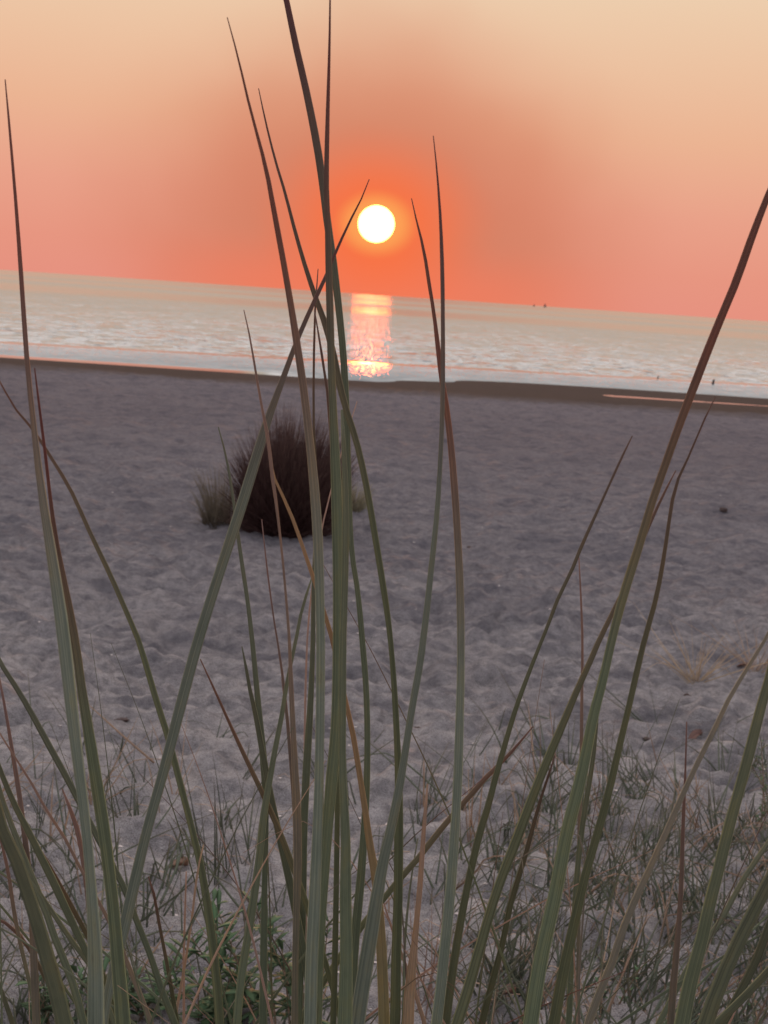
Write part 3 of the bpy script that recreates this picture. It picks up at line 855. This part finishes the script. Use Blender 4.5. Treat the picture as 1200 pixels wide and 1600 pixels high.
def tuft(label, px, py, top, n, mat, seed, spread=0.35, thin=0.0028, group=None, name="grass_tuft", lean=0.0):
    """top: picture height in pixels above the base"""
    rng = random.Random(seed)
    b = ground_at(px, py)
    dist = (b - EYE).length
    H = top / F_PX * dist * 1.05
    mb = MB()
    for i in range(n):
        bb = Vector((b.x + rng.gauss(0, 0.012), b.y + rng.gauss(0, 0.015), 0))
        bb.z = float(ground_h(bb.x, bb.y))
        shoot(mb, bb, H * rng.uniform(0.45, 1.0), lean + rng.gauss(0, spread), rng.gauss(0, spread * 0.6), thin * rng.uniform(0.7, 1.2), rng, rng.uniform(-0.3, 0.3), rng.random() < 0.12)
    root = mb.build(name, mat)
    tag(root, label, "grass tuft", group)
    return root


tuft("upright grass tuft on the sand left of the centre stalks", 345, 1378, 245, 9, M['sprig'], 21, 0.10, lean=-0.06)
tuft("faint twiggy grass tuft between the left and centre clumps", 384, 1372, 190, 7, M['sprig'], 22, 0.28, 0.0018)
tuft("sparse thin grass tuft right beside the left clump's tall blades", 186, 1278, 150, 4, M['sprig'], 23, 0.15, 0.002, lean=-0.15)
tuft("short grass tuft near the left edge behind the marram clump", 68, 1292, 130, 7, M['sprig'], 24, 0.3, 0.0024)
tuft("dark grass tuft beneath the centre of the sand, right of the centre stalks", 660, 1285, 130, 7, M['sprig'], 25, 0.3, 0.0022)
tuft("grass tuft with a bent-over dark leaf, left of the right-centre clump", 795, 1310, 110, 7, M['sprig'], 26, 0.35, 0.003)
tuft("tall thin grass tuft behind the right-centre clump's long blades", 945, 1300, 200, 9, M['sprig'], 27, 0.22, 0.0024)
tuft("dark upright grass tuft with short blunt leaves in the right undergrowth", 1020, 1350, 165, 8, M['sprig'], 28, 0.16, 0.0034)
tuft("wispy grass tuft with one kinked leaf in the right undergrowth", 1130, 1330, 150, 10, M['sprig'], 29, 0.35, 0.0024)
tuft("dark forked grass tuft low in the right undergrowth", 985, 1580, 250, 6, M['sprig'], 30, 0.30, 0.0036)
tuft("dark grass tuft at the bottom between the right-centre blades", 805, 1560, 210, 8, M['sprig'], 31, 0.28, 0.0034)
tuft("dry straw-coloured wisp of grass on the upper right sand", 1085, 1068, 105, 34, M['drysprig'], 32, 0.8, 0.003)
tuft("dry brown wisp of grass at the right edge of the sand", 1180, 1050, 85, 26, M['drysprig'], 33, 0.8, 0.003)
tuft("dry pinkish wisp of grass at the foot of the centre clump", 660, 1570, 200, 14, M['drysprig'], 34, 0.3, 0.0026)


def undergrowth():
    rng = random.Random(77)
    mb, md = MB(), MB()

    def dens(px, py):
        if not (1120 < py < 1640): return 0.0
        f = min(1.0, (py - 1120) / 120.0)
        r = 0.12 + 0.95 * float(sstep(600, 860, px))
        if px < 260: r = 0.42
        if 1040 < px < 1130 and 1180 < py < 1240: r *= 0.3
        return f * r
    made = 0
    tries = 0
    while made < 1050 and tries < 30000:
        tries += 1
        px, py = rng.uniform(-360, 1560), rng.uniform(1130, 1640)
        if rng.random() > dens(px, py): continue
        # evened by distance: fewer far shoots per picture area
        b = ground_at(px, py)
        made += 1
        n = rng.choice((1, 2, 2, 3, 4, 5))
        H = rng.uniform(0.05, 0.23)
        dry = rng.random() < 0.15
        lx0 = rng.gauss(0.05, 0.3)
        for k in range(n):
            bb = Vector((b.x + rng.gauss(0, 0.01), b.y + rng.gauss(0, 0.01), 0))
            bb.z = float(ground_h(bb.x, bb.y))
            shoot(md if dry else mb, bb, H * rng.uniform(0.5, 1.1), lx0 + rng.gauss(0, 0.4), rng.gauss(0, 0.3),
                  rng.uniform(0.0016, 0.0050), rng, rng.uniform(-0.5, 0.5), rng.random() < 0.22)
    # some straw lying flat on the sand
    for i in range(200):
        px, py = rng.uniform(0, 1200), rng.uniform(1230, 1600)
        if rng.random() > 0.25 + dens(px, py): continue
        b = ground_at(px, py)
        a = rng.uniform(-0.6, 0.6) + (math.pi if rng.random() < 0.5 else 0)
        L = rng.uniform(0.03, 0.13)
        pts = []
        for s in (0, 0.25, 0.5, 0.75, 1):
            x = b.x + math.cos(a) * L * s; y = b.y + math.sin(a) * L * s + 0.01 * math.sin(s * 3)
            pts.append((x, y, float(ground_h(x, y)) + 0.004 + 0.008 * math.sin(s * 3.1), rng.uniform(0.0012, 0.002)))
        add_strip(md, pts, (0.1, -0.5, 1), uoff=rng.random())
    o = mb.build("sparse_grass", M['sprig'])
    tag(o, "tangle of thin dark grass shoots sprouting from the foreground sand", "ground cover", kind='stuff')
    o = md.build("dry_straw", M['drysprig'])
    tag(o, "scattered dry straw and withered shoots over the foreground sand", "ground cover", kind='stuff')


undergrowth()


# ------------------------------------------------------------------ leafy green plants
def herb(label, px, py, top, stems, seed, leaf=0.040, dark=1.0, lean=0.0):
    rng = random.Random(seed)
    b = ground_at(px, py)
    H = top / F_PX * (b - EYE).length * 1.05
    root = thing("leafy_plant", label, "plant", b)
    ms, ml = MB(), MB()
    for i in range(stems):
        h = H * (1.0 if i == 0 else rng.uniform(0.4, 0.9))
        lx, ly = lean + rng.gauss(0, 0.42), rng.gauss(0, 0.3)
        pts = []
        for s in np.linspace(0, 1, 6):
            pts.append((b.x + lx * h * s ** 1.3 + 0.01 * i * (-1) ** i, b.y + ly * h * s, b.z - 0.01 + h * s, 0.0035 * (1 - 0.6 * s)))
        C = catmull(pts, 14)
        add_blade(ms, C, sides=6, flat=1.0, groove=0.0)
        nl = max(6, int(h / 0.0058))
        for k in range(nl):
            s = 0.15 + 0.85 * (k + rng.random()) / nl
            j = min(int(s * 13), 12)
            p = C[j, :3] + (C[j + 1, :3] - C[j, :3]) * (s * 13 - j)
            a = k * 2.4 + rng.uniform(-0.8, 0.8)
            L = leaf * rng.uniform(0.45, 1.25) * (1.0 - 0.35 * s)
            up = rng.uniform(0.0, 0.8) + 0.7 * s * s
            sag = rng.uniform(0.1, 0.5)
            wl = rng.uniform(0.24, 0.42)
            lp = []
            for q in (0, 0.2, 0.45, 0.7, 0.88, 1.0):
                lp.append((p[0] + math.cos(a) * L * q, p[1] + math.sin(a) * L * q, p[2] + L * (up * q - sag * q * q),
                           max(wl * L * (math.sin(math.pi * min(0.08 + q * 0.9, 0.97)) ** 0.8) * (1.25 if 0.6 < q < 0.8 else 0.9), 0.0006)))
            add_strip(ml, lp, (math.cos(a) * -0.3, math.sin(a) * -0.3, 1), fold=0.3, uoff=rng.random())
            if rng.random() < 0.45:                       # a side lobe
                c = lp[2]; b2 = a + rng.choice((-0.8, 0.8)); L2 = L * 0.5
                add_strip(ml, [(c[0] + math.cos(b2) * L2 * q, c[1] + math.sin(b2) * L2 * q, c[2] + L2 * 0.3 * q, max(0.4 * L2 * math.sin(math.pi * (0.1 + 0.85 * q)), 0.0006)) for q in (0, 0.35, 0.7, 1)],
                          (0, 0, 1), fold=0.2, uoff=rng.random())
    ms.build("stem", M['stem'], root)
    ml.build("foliage", M['herb'], root)
    return root


herb("leafy green plant with upright sprigs at the foot of the centre clump", 432, 1610, 178, 7, 41)
herb("leafy green plant with a pale reddish stem, left of the one under the centre clump", 342, 1612, 180, 6, 42)
herb("low leafy green plant between the left clump's bases and the pale dead stems", 212, 1600, 115, 6, 43)
herb("low leafy green plant in the bottom left corner behind the marram blades", 82, 1612, 70, 5, 44)
herb("dark leafy plant at the right edge beside the broad green blade", 1196, 1300, 120, 5, 45, 0.018)
herb("small reddish-green plant at the bottom of the right undergrowth", 965, 1570, 75, 4, 46, 0.014)
herb("low green plant in the bottom right corner", 1165, 1612, 60, 5, 47, 0.014)


# ------------------------------------------------------------------ scraps on the sand
def curled_leaf(label, px, py, wpx, seed, mat='leafscrap', up=0.6, name="dry_leaf"):
    rng = random.Random(seed)
    b = ground_at(px, py)
    L = wpx / F_PX * (b - EYE).length
    mb = MB()
    n, m = 9, 5
    a0 = rng.uniform(-0.5, 0.5)
    top, bot = [], []
    for i in range(n):
        s = i / (n - 1)
        wd = L * 0.32 * math.sin(math.pi * (0.08 + 0.86 * s))
        x = (s - 0.5) * L
        zc = 0.003 + L * up * (0.3 * math.sin(s * 2.6) + 0.25 * s * s)
        for j in range(m):
            q = j / (m - 1) * 2 - 1
            y = q * wd
            z = zc + 0.25 * L * q * q * (0.4 + s) + rng.gauss(0, 0.015 * L)
            X = x * math.cos(a0) - y * math.sin(a0)
            Y = x * math.sin(a0) + y * math.cos(a0)
            top.append((b.x + X, b.y + Y, b.z + z))
            bot.append((b.x + X, b.y + Y, b.z + z - 0.0012))
    mb.v = top + bot
    mb.uv = [(j / m, i / n) for i in range(n) for j in range(m)] * 2
    N = n * m
    for i in range(n - 1):
        for j in range(m - 1):
            a = i * m + j
            mb.f.append((a, a + m, a + m + 1, a + 1))
            mb.f.append((N + a, N + a + 1, N + a + m + 1, N + a + m))
    for i in range(n - 1):
        a = i * m
        mb.f.append((a, N + a, N + a + m, a + m))
        a = i * m + m - 1
        mb.f.append((a, a + m, N + a + m, N + a))
    for j in range(m - 1):
        mb.f.append((j, j + 1, N + j + 1, N + j))
        a = (n - 1) * m + j
        mb.f.append((a, N + a, N + a + 1, a + 1))
    o = mb.build(name, M[mat])
    return tag(o, label, "dry leaf")


def lump(label, px, py, wpx, hpx, seed, mat='scrap', name="seaweed_scrap", cat="seaweed"):
    rng = random.Random(seed)
    b = ground_at(px, py)
    k = (b - EYE).length / F_PX
    rx, rz = wpx * k / 2, hpx * k / 2
    import bmesh
    bm = bmesh.new()
    bmesh.ops.create_icosphere(bm, subdivisions=3, radius=1.0)
    s = seed * 3.7
    for v in bm.verts:
        c = v.co
        d = 1 + 0.35 * float(perlin(c.x * 1.7 + s, c.y * 1.7 + c.z * 1.3, seed)) + 0.3 * float(perlin(c.x * 4 + s, c.z * 4 - c.y * 3, seed + 5))
        v.co = Vector((c.x * rx * d, c.y * rx * 0.7 * d, c.z * rz * d + rz * 0.7))
    me = bpy.data.meshes.new(name)
    bm.to_mesh(me); bm.free()
    me.polygons.foreach_set('use_smooth', [True] * len(me.polygons))
    me.materials.append(M[mat])
    o = bpy.data.objects.new(name, me)
    COL.objects.link(o)
    o.location = b - Vector((0, 0, rz * 0.45))
    o.rotation_euler = (0, 0, rng.uniform(-0.5, 0.5))
    return tag(o, label, cat)


lump("black seaweed scrap alone on the right of the open sand", 1130, 803, 11, 9, 51)
lump("tiny dark scrap on the sand right of the tall curved blade", 733, 852, 9, 6, 52)
lump("dark scrap on the sand under the dry wisp at right", 1073, 1090, 14, 10, 53)
lump("small dark scrap left of the brown curled leaf at right", 1011, 1157, 14, 8, 54)
lump("dark scrap lying left of the red leaf near the centre", 653, 1140, 16, 7, 55)
lump("dark scrap on the sand between the left clump and the long leaning blade", 190, 1122, 22, 8, 56)
lump("small dark scrap on the sand left of the big tussock", 180, 852, 12, 6, 57)
curled_leaf("red-brown curled leaf on the sand right of the two crossing stalks", 690, 1142, 26, 61, up=0.9)
curled_leaf("brown curled leaf standing on the sand at right behind the withered blade", 1085, 1155, 26, 62, up=1.5)
curled_leaf("orange dry leaf on the sand below the long leaning blade", 276, 1362, 34, 63)
curled_leaf("pinkish curled leaf behind the leafy plant under the centre clump", 450, 1480, 30, 64, up=1.2)
curled_leaf("pinkish brown leaf at the bottom between the right-centre blades", 786, 1565, 34, 65, up=1.0)
curled_leaf("small orange leaf edge on the sand at the foot of the centre clump", 672, 1255, 18, 66)
curled_leaf("small dry leaf on the far right sand beside the brown wisp", 1160, 1034, 14, 67)


def shell_grit():
    rng = random.Random(5)
    mb = MB()
    for i in range(420):
        px, py = rng.uniform(-40, 1240), 640 + 960 * rng.random() ** 0.8
        b = ground_at(px, py)
        r = rng.uniform(0.001, 0.0042) * (1 + 0.12 * b.y)
        a = rng.uniform(0, 3.14)
        k = len(mb.v)
        n = 6
        for j in range(n):
            th = 2 * math.pi * j / n
            rr_ = r * rng.uniform(0.7, 1.2)
            mb.v.append((b.x + math.cos(th + a) * rr_, b.y + math.sin(th + a) * rr_ * 0.7, b.z + 0.0005))
        mb.v.append((b.x, b.y, b.z + r * rng.uniform(0.3, 0.9)))
        for j in range(n):
            mb.f.append((k + j, k + (j + 1) % n, k + n))
        mb.f.append(tuple(k + j for j in reversed(range(n))))
    o = mb.build("shell_grit", M['shell'], smooth=False)
    tag(o, "pale shell grit sprinkled over the sand", "shell grit", kind='stuff')


shell_grit()


# ------------------------------------------------------------------ boats on the horizon, stub in the shallows
def sail_boat(label, px, dist, size):
    hz = 421 + px * (502 - 421) / 1200.0
    d = ray(px, hz)
    p = Vector((d.x / d.y * dist, dist, SEA_Z))
    root = thing("sailing_boat", label, "boat", p, "boats on the horizon")
    L = size * 0.75
    mb = MB()
    secs = [(-0.5, 0.10), (-0.3, 0.15), (0.0, 0.17), (0.3, 0.11), (0.5, 0.01)]
    for s, wd in secs:
        mb.v += [(p.x + s * L, p.y - wd * L, p.z + size * 0.14), (p.x + s * L * 0.9, p.y, p.z - size * 0.06), (p.x + s * L, p.y + wd * L, p.z + size * 0.14)]
    for i in range(4):
        a = i * 3
        mb.f += [(a, a + 3, a + 4, a + 1), (a + 1, a + 4, a + 5, a + 2), (a + 2, a + 5, a + 3, a)]
    mb.f += [(0, 1, 2), (14, 13, 12)]
    mb.build("hull", M['hull'], root)
    mm = MB()
    add_blade(mm, [(p.x, p.y, p.z + size * 0.1, size * 0.03), (p.x, p.y, p.z + size * 0.6, size * 0.025), (p.x, p.y, p.z + size, size * 0.015)], sides=6, flat=1.0, groove=0)
    mm.build("mast", M['hull'], root)
    for (x0, x1, top) in ((-0.02, -0.42, 0.96), (0.04, 0.45, 0.85)):
        s = MB()
        y = p.y
        for off in (-0.02, 0.02):
            s.v += [(p.x + x0 * L, y + off, p.z + size * 0.2), (p.x + x1 * L, y + off + 0.25, p.z + size * 0.2), (p.x + x0 * L * 1.2, y + off, p.z + size * top)]
        s.f = [(0, 1, 2), (5, 4, 3), (0, 3, 4, 1), (1, 4, 5, 2), (2, 5, 3, 0)]
        s.build("sail", M['sail'], root, smooth=False)


sail_boat("distant dark sailing boat on the horizon, the right and larger of the pair", 851.5, 2200, 7.4)
sail_boat("distant dark sailing boat on the horizon, the left and smaller of the pair", 834.5, 2600, 5.6)


def stub(label, px, py, hpx):
    dist = (EYE.z - SEA_Z) / -ray(px, py).z
    p = EYE + ray(px, py) * dist
    H = hpx / F_PX * dist
    mb = MB()
    pts = [(p.x, p.y, SEA_Z - 0.1, H * 0.5), (p.x, p.y, SEA_Z + H * 0.4, H * 0.46), (p.x + H * 0.06, p.y, SEA_Z + H * 0.8, H * 0.40), (p.x + H * 0.10, p.y, SEA_Z + H, H * 0.22)]
    add_blade(mb, catmull(pts, 14), sides=10, flat=0.9, groove=0.2)
    o = mb.build("wooden_stake", M['wood'])
    tag(o, label, "stake")


stub("short dark stake stub in the shallow water at right, the taller of the two", 1114, 601, 8)
stub("tiny dark stake stub at the shallow water's edge, left of the taller one", 1028, 591, 4)
